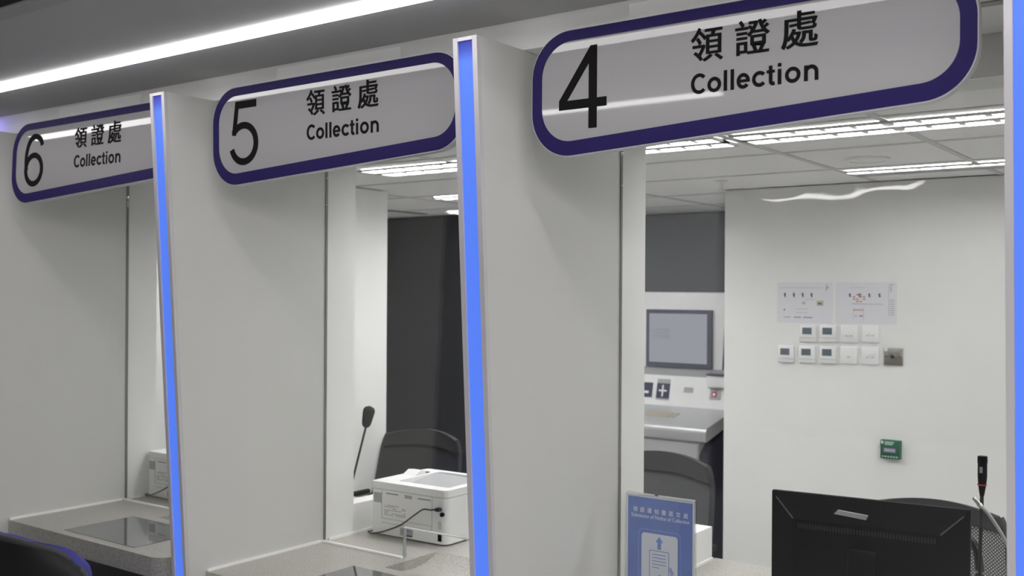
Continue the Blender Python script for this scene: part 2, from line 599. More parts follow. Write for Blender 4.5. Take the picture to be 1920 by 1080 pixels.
# ------------------------------------------------------------------ plan of the place (metres)
W = 1.2693                  # booth spacing
T = 0.0758                  # partition thickness
PX = {6: -4.1186, 5: -2.8493, 4: -1.5800, 3: -0.3107}   # right face of the partition left of each booth (3: right of booth 4)
BW = W - T                  # clear width of a booth
YG = 2.7096                 # glass plane
YJ = 2.8603                 # back of the jamb
ZT = 2.3265                 # top of the partitions
ZC = 0.757                  # counter top
ZS = 2.395                  # booth ceiling
ZO = 2.222                  # office ceiling
YF = 4.881                  # white office wall
LEAN = 0.0616
def front(z):
    return 2.0 + LEAN * (ZT - z)

# ------------------------------------------------------------------ setting
struct(bx('floor', FLOORM, (-9.5, 9.0, -7.0, 2.80, -0.1, 0.0)))
struct(bx('floor', OFLOOR, (-9.5, 9.0, 2.8002, 7.0, -0.1, 0.0)))
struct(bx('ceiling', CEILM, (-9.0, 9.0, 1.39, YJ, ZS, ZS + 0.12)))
struct(bx('trim_1', GREYTRIM, (-9.0, 9.0, 1.345, 1.389, ZS - 0.001, ZS + 0.12)))
struct(bx('trim_2', DARKCEIL, (-9.0, 9.0, 1.33, 1.344, ZS + 0.012, 3.0)))
struct(bx('ceiling', DARKCEIL, (-9.5, 9.0, -7.0, 1.329, 3.0, 3.1)))
struct(bx('wall_rear', HALLWALL, (-9.5, 9.0, -7.1, -7.0, 0.0, 3.0)))
struct(bx('wall_right', HALLWALL, (9.0, 9.1, -7.1, 7.0, 0.0, 3.0)))
struct(bx('wall_left', HALLWALL, (-9.6, -9.5, -7.1, 7.0, 0.0, 3.0)))
# wall above the glass
struct(bx('wall_front', WALL, (-9.0, 9.0, YG - 0.004, YJ, ZO, ZS - 0.012)))
# dropped soffit over the booths with a coved front edge
bm = NB()
cove = [(2.165 + 0.035 * math.cos(R(a)), 2.3595 + 0.035 * math.sin(R(a))) for a in range(0, 91, 10)]
prism(bm, [(2.2, ZT + 0.0005)] + cove + [(YG - 0.006, 2.3945), (YG - 0.006, ZT + 0.0005)], 'X', -9.0, 9.0)
struct(obj('ceiling', bm, WHITEB, smooth=True))
struct(bx('wall_front', WALL, (PX[3] + 1.2, 9.0, YG, YJ, 0.0, ZO - 0.001)))
# office
struct(bx('ceiling', TILE, (-9.0, 3.0, YJ + 0.001, 7.0, ZO, ZO + 0.1)))
bm = NB()
for y in (3.12, 3.72, 4.32, 5.02, 5.62):
    quadbox(bm, -9.0, 3.0, y - 0.012, y + 0.012, ZO - 0.003, ZO - 0.0005)
for x in (-5.08, -3.88, -2.68, -1.48, -0.945, -0.28, 0.92):
    quadbox(bm, x - 0.012, x + 0.012, YJ + 0.01, 7.0, ZO - 0.004, ZO - 0.0006)
struct(obj('trim_4', bm, TBAR))
struct(bx('wall_back', PAINT, (-2.237, 3.0, YF, 6.4, 0.0, ZO - 0.005)))
struct(bx('wall_back', SLATE, (-4.05, -2.24, 6.12, 6.2, 0.0, ZO - 0.005)))
struct(bx('wall_back', DARKWALL, (-9.0, -4.06, 5.44, 5.6, 0.0, ZO - 0.005)))
struct(bx('wall_middle', PAINT, (-3.95, -3.735, 3.55, 3.985, 0.0, ZO - 0.005)))
struct(bx('wall_right', PAINT, (2.9, 3.0, YJ + 0.01, YF - 0.001, 0.0, ZO - 0.005)))
struct(bx('wall_left', PAINT, (-5.5, -5.4, YJ + 0.01, 5.0, 0.0, ZO - 0.005)))

# glass screens, jambs and desk dividers of the booths
for n, k in enumerate((6, 5, 4)):
    x0 = PX[k]
    bm = NB()
    prism(bm, [(x0 + 0.004, ZC + 0.002), (x0 + 0.402, ZC + 0.002), (x0 + 0.402, 0.867), (x0 + 0.79, 0.867), (x0 + 0.79, ZC + 0.002),
               (x0 + BW - 0.004, ZC + 0.002), (x0 + BW - 0.004, ZO - 0.002), (x0 + 0.004, ZO - 0.002)], 'Y', YG - 0.008, YG + 0.004)
    win = struct(obj('window_%d' % (n + 1), bm, GLASS))
    bm = NB()
    quadbox(bm, x0 + 0.002, x0 + 0.404, YG - 0.020, YG - 0.0085, ZC + 0.0005, ZC + 0.007)
    quadbox(bm, x0 + 0.788, x0 + BW - 0.002, YG - 0.020, YG - 0.0085, ZC + 0.0005, ZC + 0.007)
    obj('seal', bm, SEAL, win)
    bm = NB()
    quadbox(bm, x0 + 0.402, x0 + 0.79, YG - 0.008, YG + 0.004, 0.8635, 0.8668)
    obj('polished_edge', bm, GLEDGE, win, label='bright polished lower edge of the glass opening')
    bm = NB()
    quadbox(bm, x0 + 0.4022, x0 + 0.4055, YG - 0.009, YG + 0.005, ZC + 0.004, 0.8632)
    quadbox(bm, x0 + 0.7865, x0 + 0.7898, YG - 0.009, YG + 0.005, ZC + 0.004, 0.8632)
    obj('side_edge', bm, GLEDGED, win)
    bm = NB()
    quadbox(bm, x0 + 0.0003, x0 + 0.0037, YG - 0.007, YG + 0.003, ZC + 0.002, ZO - 0.002)
    obj('gasket', bm, DARKGAP, win)
for n, k in enumerate((6, 5, 4, 3)):
    x1 = PX[k]
    struct(bx('trim_%d' % (n + 5), PAINT, (x1 - T, x1, YG + 0.006, YJ, ZC if False else 0.0, ZO - 0.001)))

# ------------------------------------------------------------------ partitions with blue light strips
def partition(k, label):
    x1 = PX[k]
    t = thing('booth_partition', label, 'partition', (x1, 0, 0), group='white booth partitions')
    zb = 0.0
    body = [(front(zb) + 0.012, zb), (YG - 0.002, zb), (YG - 0.002, ZT), (front(ZT) + 0.012, ZT)]
    bm = NB()
    prism(bm, body, 'X', -T, 0.0)
    obj('panel', bm, WALL, t)
    for a, b in ((-T, -T + 0.0145), (-0.0145, 0.0)):
        bm = NB()
        prism(bm, [(front(zb), zb), (front(zb) + 0.0115, zb), (front(ZT) + 0.0115, ZT), (front(ZT), ZT)], 'X', a, b)
        obj('edge_profile', bm, ALU, t)
    bm = NB()
    quadbox(bm, -T + 0.015, -0.015, front(ZT) + 0.0005, front(ZT) + 0.0115, ZT - 0.009, ZT)
    obj('end_cap', bm, ALU, t)
    zs = ZT - 0.06
    bm = NB()
    prism(bm, [(front(zb) + 0.005, zb), (front(zb) + 0.0115, zb), (front(zs) + 0.0115, zs), (front(zs) + 0.005, zs)], 'X', -T + 0.015, -0.015)
    obj('light_strip', bm, BLUE, t, label='glowing blue light strip on the front edge')
    z2 = ZT - 0.0095
    bm = NB()
    n = len(BLUEENDS)
    for q in range(n):
        a, b = zs + (z2 - zs) * q / n, zs + (z2 - zs) * (q + 1) / n
        k0 = len(bm.faces)
        prism(bm, [(front(a) + 0.005, a), (front(a) + 0.0115, a), (front(b) + 0.0115, b), (front(b) + 0.005, b)], 'X', -T + 0.015, -0.015)
        bm.faces.ensure_lookup_table()
        for f in bm.faces[k0:]:
            f.material_index = q
    o = obj('strip_end', bm, BLUEENDS[0], t, label='darker blue top end of the light strip')
    for m in BLUEENDS[1:]:
        o.data.materials.append(m)
    return t

partition(6, 'white booth partition at far left, behind and left of the number 6 sign')
partition(5, 'white booth partition with glowing blue front edge between signs 6 and 5')
partition(4, 'white booth partition with glowing blue front edge between signs 5 and 4')
partition(3, 'booth partition with glowing blue front edge at right of the number 4 sign')

# ------------------------------------------------------------------ counters
def counter(k, label):
    x0 = PX[k] + 0.001
    t = thing('service_counter', label, 'counter', (x0, 0, 0), group='stone service counters')
    L = BW - 0.002
    out = [(0, 2.1745, 0), (1.012, 2.1745, 0.06), (1.035, 2.335, 0.02), (L, 2.335, 0), (L, 3.38, 0), (0, 3.38, 0)]
    bm = NB()
    prism(bm, rpoly(out, 8), 'Z', ZC - 0.071, ZC)
    top = obj('countertop', bm, STONE, t)
    # scooped transfer dish under the glass opening
    cb = NB()
    r = (0.138 ** 2 + 0.034 ** 2) / (2 * 0.034)
    cyl(cb, (0.434, 2.71, ZC + r - 0.034), r, 0.325, 'X', 96)
    co = obj('cutter', cb, STONE)
    co.location.x = x0
    md = top.modifiers.new('scoop', 'BOOLEAN')
    md.operation = 'DIFFERENCE'
    md.object = co
    md.solver = 'EXACT'
    dg = bpy.context.evaluated_depsgraph_get()
    dg.update()
    me = bpy.data.meshes.new_from_object(top.evaluated_get(dg))
    top.modifiers.clear()
    top.data = me
    bpy.data.objects.remove(co)
    bx('wall_seal', SEAL, (0.0002, 0.008, 2.178, 2.685, ZC + 0.0002, ZC + 0.009), t)
    bx('wall_seal', SEAL, (0.0002, 0.009, 2.725, 2.775 if k == 6 else 3.35, ZC + 0.0002, ZC + 0.009), t)
    bx('modesty_panel', MODESTY, (0.0, L, 2.40, 2.42, 0.0, ZC - 0.072), t)
    bx('support_panel', MODESTY, (0.02, L - 0.02, 3.00, 3.02, 0.0, ZC - 0.072), t)
    m = bx('writing_mat', MATG, (x0 + 0.338, x0 + 0.800, 2.217, 2.521, ZC + 0.0003, ZC + 0.0015))
    return t, m

for k, nb in ((6, 'six'), (5, 'five'), (4, 'four')):
    t, m = counter(k, 'speckled grey stone service counter below the number %d sign' % k)
    tag(m, 'dark glossy glass mat on the stone counter below the number %d sign' % k, 'mat', 'glossy counter mats')

# low white dividers between the office desks
for k, lab in ((6, 'low white desk divider at far left behind the number 6 booth'),
               (5, 'low white desk divider left of the printer below sign 5'),
               (4, 'low white desk divider behind the blue leaflet stand'),
               (3, 'low white desk divider at far right behind the number 4 booth')):
    x1 = PX[k]
    t = tag(bx('desk_divider', PAINT, (x1 - T, x1 - 0.0003, YJ + 0.001, 3.36, 0.0, 0.872), bevel=0.003), lab, 'divider', 'low desk dividers')

# ------------------------------------------------------------------ signs
def sign(k, label):
    xc = PX[k] + BW / 2 + (0.020 if k == 6 else 0.0)
    yb = 2.126 if k == 6 else 2.14
    t = thing('counter_sign', label, 'sign', (xc, yb, 2.0), group='hanging counter signs')
    hw = 0.5255
    o = [(-hw, 0.024, 0.112), (hw, 0.082, 0.105), (hw, 0.341, 0.105), (-hw, 0.339, 0.112)]
    i = [(-hw + 0.029, 0.061, 0.086), (hw - 0.032, 0.117, 0.078), (hw - 0.032, 0.315, 0.082), (-hw + 0.029, 0.313, 0.086)]
    outer, inner = rpoly(o, 14), rpoly(i, 14)
    bm = NB()
    prism(bm, outer, 'Y', 0.001, 0.028)
    obj('panel', bm, SIGNW, t)
    bm = NB()
    ring(bm, outer, inner, 0.0, 0.00095)
    obj('border', bm, NAVY, t, label='dark blue printed border')
    bm = NB()
    e = [(p[0] * 1.0, p[1]) for p in outer]
    eo = rpoly([(-hw - 0.002, 0.0215, 0.114), (hw + 0.002, 0.0795, 0.107), (hw + 0.002, 0.3435, 0.107), (-hw - 0.002, 0.3415, 0.114)], 14)
    ring(bm, eo, e, 0.0015, 0.0285)
    obj('rim', bm, SIGNEDGE, t)
    bm = NB()
    d = {4: (-0.4445, -0.3075), 5: (-0.4385, -0.3035), 6: (-0.4335, -0.2985)}[k]
    zr = {4: (0.0935, 0.2945), 5: (0.091, 0.2940), 6: (0.091, 0.2960)}[k]
    digit_into(bm, k, d[0], d[1], zr[0], zr[1], 0.0009, 0.0011)
    obj('number', bm, INK, t)
    for ch, a, b, z0, z1 in (('\u9818', -0.0840, -0.0050, 0.2165, 0.2940), ('\u8b49', 0.0240, 0.1045, 0.2185, 0.2945), ('\u8655', 0.1300, 0.2120, 0.2175, 0.2970)):
        bm = NB()
        for d, e in ((0.0, 0.0), (0.0009, 0.00012), (-0.0009, 0.00024)):
            text_into(bm, ch, a + d + 0.0006, b + d - 0.0006, z0, z1, 0.0009 - e, 0.0011, 0.0065)
        obj('chinese_character', bm, INK, t)
    bm = NB()
    collection_into(bm, -0.0835, 0.2125, 0.1450, 0.0009, 0.0011)
    obj('english_lettering', bm, INK, t)
    for x in (-0.2, 0.2):
        bm = NB()
        cyl(bm, (x, 0.0285, 0.27), 0.008, 0.0125, 'Y', 12)
        obj('standoff', bm, ALU, t)
    t.rotation_euler.x = {6: R(-2.2), 5: R(0.8), 4: 0.0}[k]
    # board on the booth ceiling that carries the sign
    b = bx('sign_hanger_board', WHITEB, (xc - 0.27, xc + 0.255, 2.1815, 2.1995, 2.16, ZS - 0.003))
    tag(b, 'white board fixed to the ceiling behind the number %d sign' % k, 'board', 'white sign hanger boards')
    bx('painted_gap_shade', DARKGAP, (xc - 0.27, xc + 0.255, 2.1835, 2.198, ZS - 0.0028, ZS - 0.0003), b)  # dark strip stands in for the contact shadow between board and ceiling
    return t

sign(6, 'white hanging sign with number 6, Collection lettering and dark blue border')
sign(5, 'white hanging sign with number 5, Collection lettering and dark blue border')
sign(4, 'large near white hanging sign with number 4, Collection lettering and blue border')

# ------------------------------------------------------------------ ceiling strip light, spots, added violet glow strip
t = thing('ceiling_strip_light', 'long white strip light along the booth ceiling above the signs', 'light', (0, 0, ZS))
bx('diffuser', STRIPE, (-8.5, 1.8, 1.813, 1.858, -0.013, -0.002), t)
bx('profile', ALU, (-8.5, 1.8, 1.8625, 1.868, -0.006, -0.0005), t)

SPOTY = 2.33
first = None
for k in (6, 5, 4):
    for off, side in ((0.915, 'right'),):
        loc = (PX[k] + off, SPOTY, ZT + 0.0005)
        lab = 'small round recessed downlight in the ceiling of the number %d booth' % k
        if first is None:
            first = thing('downlight', lab, 'light', loc, group='booth downlights')
            bm = NB()
            ring_o = [(0.062 * math.cos(a * math.pi / 16), 0.062 * math.sin(a * math.pi / 16)) for a in range(32)]
            ring_i = [(0.050 * math.cos(a * math.pi / 16), 0.050 * math.sin(a * math.pi / 16)) for a in range(32)]
            ring(bm, ring_o, ring_i, 0, 0.006)
            bmesh.ops.rotate(bm, verts=bm.verts[:], cent=(0, 0, 0), matrix=Matrix.Rotation(R(-90), 3, 'X'))
            bmesh.ops.translate(bm, verts=bm.verts[:], vec=(0, 0, -0.0005))
            obj('bezel', bm, GREYTRIM, first, smooth=True)
            bm = NB()
            cyl(bm, (0, 0, -0.003), 0.0495, 0.0025, 'Z', 32)
            obj('lamp', bm, SPOTE, first)
        else:
            dup(first, loc, lab, group='booth downlights')

t = thing('added_glow_strip', 'unseen violet strip added by the far left partition for the ceiling glow near sign 6', 'light', (PX[6] - T - 0.13, 2.2, ZT))  # added out of sight to tint the ceiling violet
bx('glow_emitter', GLOWE, (-0.012, 0.012, -0.12, 0.16, 0.012, 0.03), t)
bx('bracket', ALU, (-0.016, 0.128, -0.12, 0.16, 0.0, 0.011), t)

# ------------------------------------------------------------------ hall lamps (some seen mirrored in the signs and glass, fill panels added)
def hall_lamp(label, a, b, z, wid, mat=None):
    a, b = Vector(a), Vector(b)
    c = (a + b) / 2
    L = (b - a).length
    t = thing('linear_pendant', label, 'light', (c.x, c.y, z), math.atan2(b.y - a.y, b.x - a.x), group='hall pendants')
    bx('diffuser', mat or HALLE, (-L / 2, L / 2, -wid / 2, wid / 2, 0.0, 0.01), t)
    bx('housing', BLACKM, (-L / 2, L / 2, -wid / 2, wid / 2, 0.0105, 0.06), t)
    for s in (-1, 1):
        bm = NB()
        cyl(bm, (s * L * 0.4, 0, 0.0605), 0.004, 3.0 - z - 0.061, 'Z', 8)
        obj('hanger_rod', bm, BLACKM, t)
    return t
hall_lamp('linear pendant lamp in the hall facing the counters', (-3.46, -0.03), (-2.02, -0.06), 2.6, 0.075)
hall_lamp('slanted linear pendant lamp deeper in the hall', (-3.86, -4.06), (-2.36, -3.46), 2.6, 0.16, emat('dim_hall_lamp_light', (1.0, 0.98, 0.96), 12.0))
hall_lamp('linear pendant lamp in the hall at right of the viewer', (-1.2, -2.2), (1.8, -2.2), 2.6, 0.10)

first = None
for x in (0.6, 2.4, 4.2, 6.0):  # unseen panels added to brighten the booth partitions from the right
    for y in (-0.6, -2.6, -4.6):
        lab = 'square white fill panel added unseen in the hall behind the viewer'
        if first is None:
            first = thing('fill_panel', lab, 'light', (x, y, 2.9), group='added hall fill panels')
            bx('diffuser', FILLE, (-0.3, 0.3, -0.3, 0.3, 0.0, 0.01), first)
            bx('housing', BLACKM, (-0.31, 0.31, -0.31, 0.31, 0.0105, 0.0995), first)
        else:
            dup(first, (x, y, 2.9), lab, group='added hall fill panels')

# ------------------------------------------------------------------ office ceiling lights
def office_light(label, x0, x1, y0, y1, rows=2):
    t = thing('louvre_light', label, 'light', (x0, y0, ZO), group='office ceiling lights')
    L, D = x1 - x0, y1 - y0
    bm = NB()
    for a, b in ((0, 0.010), (D / 2 - 0.024, D / 2 + 0.024), (D - 0.010, D)):
        quadbox(bm, 0, L, a, b, -0.012, -0.004)
    quadbox(bm, 0, 0.012, 0.0102, D - 0.0102, -0.012, -0.004)
    quadbox(bm, L - 0.012, L, 0.0102, D - 0.0102, -0.012, -0.004)
    obj('frame', bm, LAMPW, t)
    for a, b in ((0.0105, D / 2 - 0.0245), (D / 2 + 0.0245, D - 0.0105)):
        bx('tube_row', OFFE if (rows == 2 or a < 0.05) else LOUVRE, (0.0125, L - 0.0125, a, b, -0.0035, -0.001), t)
        n = max(3, round(L / 0.1))
        for i in range(1, n):
            x = L * i / n
            bx('louvre_blade', LOUVRE, (x - 0.010, x + 0.010, a, b, -0.0052, -0.0037), t)
    return t
office_light('twin row louvred ceiling light running right behind the number 4 sign', -1.45, -0.27, 3.185, 3.395)
office_light('twin row louvred ceiling light just behind the left jamb of booth 4', -2.31, -1.505, 3.185, 3.395)
office_light('twin row louvred ceiling light seen through the number 5 window', -3.19, -2.35, 3.215, 3.435)
office_light('louvred ceiling light close to the white office wall', -1.47, -0.29, 4.385, 4.565, 1)
office_light('small far ceiling light in the dark back office, nearer one', -3.76, -3.10, 4.365, 4.475)
office_light('small far ceiling light by the dark wall, farther one', -4.36, -3.80, 5.20, 5.34)
office_light('added unseen louvred ceiling light in the middle office, nearest the glass', -2.95, -2.15, 3.60, 3.80)  # this row is added out of view to brighten the back office
office_light('added unseen louvred ceiling light in the middle office, second from the glass', -3.25, -2.45, 4.10, 4.30)
office_light('added unseen louvred ceiling light in the middle office, third from the glass', -3.60, -2.75, 4.65, 4.85)
office_light('added fill ceiling light at far left of the office, farther one', -5.1, -4.2, 4.0, 4.2)  # extra light added to brighten the jamb of the left booth
office_light('louvred ceiling light at far right of the office', 0.0, 1.2, 3.185, 3.395)
office_light('louvred ceiling light at far left of the office', -5.1, -4.2, 3.215, 3.435)

bm = NB()
t = thing('air_diffuser', 'round flush air diffuser in the office ceiling', 'vent', (-1.265, 4.06, ZO))
ring(bm, [(0.085 * math.cos(a * math.pi / 16), 0.085 * math.sin(a * math.pi / 16)) for a in range(32)],
     [(0.066 * math.cos(a * math.pi / 16), 0.066 * math.sin(a * math.pi / 16)) for a in range(32)], 0, 0.01)
bmesh.ops.rotate(bm, verts=bm.verts[:], cent=(0, 0, 0), matrix=Matrix.Rotation(R(-90), 3, 'X'))
bmesh.ops.translate(bm, verts=bm.verts[:], vec=(0, 0, -0.0005))
obj('ring', bm, TILE, t, smooth=True)
bm = NB()
cyl(bm, (0, 0, -0.008), 0.064, 0.0075, 'Z', 32)
obj('disc', bm, TILE, t, smooth=True)
s = thing('sprinkler_head', 'small white sprinkler head on the office ceiling near the wall edge', 'sprinkler', (-2.07, 4.47, ZO))
bm = NB()
cyl(bm, (0, 0, -0.006), 0.03, 0.0055, 'Z', 16)
obj('rosette', bm, PLASTW, s)
bm = NB()
cyl(bm, (0, 0, -0.04), 0.009, 0.0335, 'Z', 12)
obj('nozzle', bm, PLASTW, s)
for k in (6, 5, 4):
    o = bx('ceiling_slot_vent', GREYTRIM, (PX[k] + 0.002, PX[k] + BW - 0.002, 2.405, 2.438, ZT - 0.003, ZT))
    tag(o, 'long grey slot vent in the soffit above the number %d counter' % k, 'vent', 'soffit slot vents')
o = bx('ceiling_slot_vent', DARKGAP, (-4.64, -4.58, 4.83, 5.28, ZO - 0.004, ZO - 0.0005))
tag(o, 'narrow dark slot vent in the back office ceiling', 'vent')

# ------------------------------------------------------------------ plates and papers on the white office wall
YW = YF - 0.0005
def plate(name, label, x, z, kind, group):
    t = thing(name, label, 'switch' if kind.startswith('s') else 'thermostat', (x, YW, z), group=group)
    h = 0.041
    bm = NB()
    quadbox(bm, -h, h, -0.013 if kind == 't' else -0.009, 0, -h, h, bevel=0.004)
    obj('plate', bm, PLASTW, t, smooth=True)
    if kind == 't':
        bx('display', LCD, (-0.026, 0.020, -0.0145, -0.0131, -0.004, 0.028), t, label='dark grey display')
        bx('flap_line', PLASTG, (-0.038, 0.038, -0.0138, -0.0131, -0.0225, -0.0205), t)
    else:
        bm_n = 1 if kind == 's1' else 2
        for i in range(bm_n):
            cx = 0 if bm_n == 1 else (-0.011, 0.011)[i]
            bm = NB()
            quadbox(bm, cx - 0.008, cx + 0.008, -0.0135, -0.0091, -0.010, 0.012, bevel=0.0015)
            obj('rocker', bm, PLASTW, t, smooth=True)
            bx('marking', PLASTG, (cx - 0.006, cx + 0.006, -0.0139, -0.0136, -0.0085, -0.006), t)
    return t
G1, G2 = 'white wall thermostats', 'white light switches'
plate('thermostat', 'white square thermostat in upper row, left of the two', -1.798, 1.504, 't', G1)
plate('thermostat', 'white square thermostat in upper row, beside the upper switches', -1.699, 1.506, 't', G1)
plate('thermostat', 'white square thermostat at far left of lower row', -1.908, 1.400, 't', G1)
plate('thermostat', 'white square thermostat in middle of the lower three', -1.802, 1.402, 't', G1)
plate('thermostat', 'white square thermostat in lower row, beside the single switch', -1.700, 1.404, 't', G1)
plate('light_switch', 'white double light switch in upper row, left one', -1.599, 1.507, 's2', G2)
plate('light_switch', 'white double light switch at right end of upper row', -1.500, 1.510, 's2', G2)
plate('light_switch', 'white single rocker light switch in lower row', -1.600, 1.406, 's1', G2)
plate('light_switch', 'white double light switch in lower row beside the metal plate', -1.500, 1.408, 's2', G2)
t = thing('key_switch_plate', 'grey steel square key switch plate right of the white switches', 'switch', (-1.396, YW, 1.409))
bm = NB()
quadbox(bm, -0.042, 0.042, -0.008, 0, -0.04, 0.04, bevel=0.002)
obj('plate', bm, STEEL, t, smooth=True)
bm = NB()
cyl(bm, (0, -0.02, 0), 0.009, 0.0118, 'Y', 16)
obj('knob', bm, CHROME, t, smooth=True)
bm = NB()
cyl(bm, (-0.032, -0.0095, 0.031), 0.008, 0.0014, 'Y', 16)
obj('round_sticker', bm, PAPER, t)
for sx in (-0.03, 0.03):
    bm = NB()
    cyl(bm, (sx, -0.0095, 0), 0.0035, 0.0014, 'Y', 10)
    obj('screw', bm, CHROME, t)

t = thing('notice_box', 'small green notice box on the white wall above the monitor', 'sign', (-1.401, YW, 0.983))
bx('body', GREEN, (-0.044, 0.044, -0.03, 0, -0.042, 0.042), t, bevel=0.002)
bx('display', PRINTD, (-0.034, 0.030, -0.0318, -0.0303, -0.018, 0.012), t, label='dark display strip')
bx('reading', PRINTG, (-0.026, 0.024, -0.0324, -0.0319, -0.011, 0.005), t)
bx('emblem', PAPER, (-0.040, -0.030, -0.0318, -0.0303, 0.025, 0.038), t)
bm = NB()
quadbox(bm, -0.024, 0.018, -0.0318, -0.0303, 0.030, 0.036)
quadbox(bm, -0.024, 0.012, -0.0318, -0.0303, 0.021, 0.027)
obj('print', bm, GREENL, t)
bm = NB()
for i in range(6):
    quadbox(bm, -0.036 + i * 0.0125, -0.028 + i * 0.0125, -0.0318, -0.0303, -0.036, -0.030)
obj('small_print', bm, GREENL, t)

def paper(label, x0, x1, z0, z1, marks):
    t = thing('paper_sheet', label, 'paper', ((x0 + x1) / 2, YW, (z0 + z1) / 2), group='taped plan sheets')
    w2, h2 = (x1 - x0) / 2, (z1 - z0) / 2
    bx('sheet', PAPER, (-w2, w2, -0.0012, -0.0002, -h2, h2), t)
    groups = {}
    for m, u0, u1, v0, v1 in marks:
        groups.setdefault(m, []).append((u0, u1, v0, v1))
    for m, L in groups.items():
        bm = NB()
        for u0, u1, v0, v1 in L:
            quadbox(bm, -w2 + u0 * 2 * w2, -w2 + u1 * 2 * w2, -0.0017, -0.0013, -h2 + v0 * 2 * h2, -h2 + v1 * 2 * h2)
        obj('printed_marks', bm, m, t)
    return t
mk = []
for u in (0.145, 0.31, 0.47, 0.63):
    mk += [(PRINTD, u - 0.018, u + 0.018, 0.67, 0.73), (PRINTD, u - 0.008, u + 0.014, 0.63, 0.67), (PRINTG, u - 0.014, u + 0.006, 0.735, 0.755)]
mk += [(PRINTD, 0.125, 0.15, 0.30, 0.34), (PRINTT, 0.72, 0.84, 0.43, 0.55), (PAPER, 0.755, 0.79, 0.46, 0.50), (PRINTT, 0.46, 0.52, 0.46, 0.52)]
mk += [(PRINTB, 0.31, 0.44, 0.125, 0.15), (PRINTB, 0.48, 0.65, 0.125, 0.15), (PRINTG, 0.12, 0.26, 0.13, 0.15)]
mk += [(PRINTG, 0.04 + i * 0.05, 0.075 + i * 0.05, 0.86, 0.872) for i in range(16)]
mk += [(PRINTG, 0.885, 0.90, 0.78, 0.95), (PRINTG, 0.905, 0.93, 0.84, 0.9), (PRINTG, 0.52, 0.70, 0.575, 0.583), (PRINTT, 0.34, 0.56, 0.25, 0.26), (PRINTT, 0.34, 0.56, 0.34, 0.35)]
paper('white printed plan sheet on the wall, left one with four dark marks', -1.957, -1.682, 1.554, 1.751, mk)
mk = []
for u in (0.24, 0.40, 0.56, 0.725):
    mk += [(PRINTD, u - 0.015, u + 0.015, 0.68, 0.73), (PRINTD, u - 0.012, u + 0.02, 0.645, 0.675)]
for i in range(4):
    for j in range(4):
        if (i + j) % 3:
            mk.append((PRINTR, 0.29 + i * 0.055, 0.33 + i * 0.055, 0.52 + j * 0.055, 0.555 + j * 0.055))
mk += [(PRINTR, 0.31 + i * 0.04, 0.335 + i * 0.04, 0.31, 0.355) for i in range(4)]
mk += [(PRINTB, 0.335, 0.35, 0.17, 0.21), (PRINTB, 0.40, 0.425, 0.17, 0.21), (PRINTB, 0.43, 0.455, 0.17, 0.21)]
mk += [(PRINTG, 0.27, 0.53, 0.47, 0.485), (PRINTG, 0.55, 0.78, 0.47, 0.482), (PRINTG, 0.24, 0.50, 0.87, 0.876), (PRINTG, 0.30, 0.305, 0.1, 0.4), (PRINTG, 0.465, 0.47, 0.1, 0.4)]
mk += [(PRINTG, 0.87, 0.875, 0.2, 0.95), (PRINTG, 0.89, 0.95, 0.93, 0.95), (PRINTG, 0.90, 0.915, 0.78, 0.9)] + [(PRINTG, 0.885, 0.965, 0.22 + i * 0.05, 0.235 + i * 0.05) for i in range(8)]
paper('white printed plan sheet on the wall, right one with red marks', -1.667, -1.383, 1.556, 1.751, mk)

# ------------------------------------------------------------------ self service machine by the grey screen wall
t = thing('photo_booth_machine', 'white and silver self service machine with screen against the grey wall', 'machine', (-2.49, 5.2, 0))
# origin: right front corner of the body at floor level; x negative to the left
bm = NB()
prism(bm, [(0.02, 0.0), (0.72, 0.0), (0.72, 0.93), (0.02, 0.90)], 'X', -0.95, -0.05)
obj('cabinet', bm, PLASTG, t)
bm = NB()
prism(bm, [(0.03, 0.0), (0.72, 0.0), (0.72, 0.96), (0.36, 0.955), (0.10, 0.86), (0.03, 0.80)], 'X', -0.0495, -0.002)
obj('side_panel', bm, pmat('navy_side', (0.012, 0.013, 0.03), rough=0.5), t, label='dark navy side panel')
bm = NB()
prism(bm, rpoly([(0.0, 0.872, 0.01), (0.36, 0.955, 0.0), (0.36, 1.02, 0.0), (0.0, 0.948, 0.035)], 8), 'X', -0.95, 0.0)
obj('console', bm, SILVER, t, smooth=True)
bm = NB()
for i in range(9):
    prism(bm, [(y, 0.948 + 0.2 * y + d) for y, d in ((0.15, 0.0006), (0.23, 0.0006), (0.23, 0.003), (0.15, 0.003))], 'X', -0.46 + i * 0.022, -0.448 + i * 0.022)
obj('console_print', bm, PRINTT, t)
for x in (-0.945, -0.395):
    bx('door', PLASTG, (x, x + (0.545 if x < -0.5 else 0.34), 0.012, 0.0195, 0.12, 0.862), t)
bm = NB()
prism(bm, [(0.3605, 1.015), (0.42, 1.015), (0.42, 1.197), (0.40, 1.197)], 'X', -0.95, 0.0)
obj('icon_panel', bm, PLASTW, t)
def sl(z):
    return 0.3605 + (z - 1.015) / 0.182 * 0.0395 - 0.001
def patch(name, mat, x0, x1, z0, z1, d=0.0):
    bm = NB()
    pts = [(sl(z0) - 0.002 - d, z0), (sl(z0) - d, z0), (sl(z1) - d, z1), (sl(z1) - 0.002 - d, z1)]
    prism(bm, pts, 'X', x0, x1)
    return obj(name, bm, mat, t)
DY = pmat('slate_blue_label', (0.03, 0.034, 0.075), rough=0.5)
patch('label_edge', PLASTG, -0.506, -0.419, 1.052, 1.175)
patch('icon_label', DY, -0.506, -0.419, 1.062, 1.150, 0.0021)
patch('icon_mark', PLASTW, -0.469, -0.459, 1.072, 1.140, 0.0042)
patch('icon_mark', PLASTW, -0.488, -0.436, 1.102, 1.112, 0.0063)
patch('icon_label', DY, -0.62, -0.535, 1.062, 1.150)
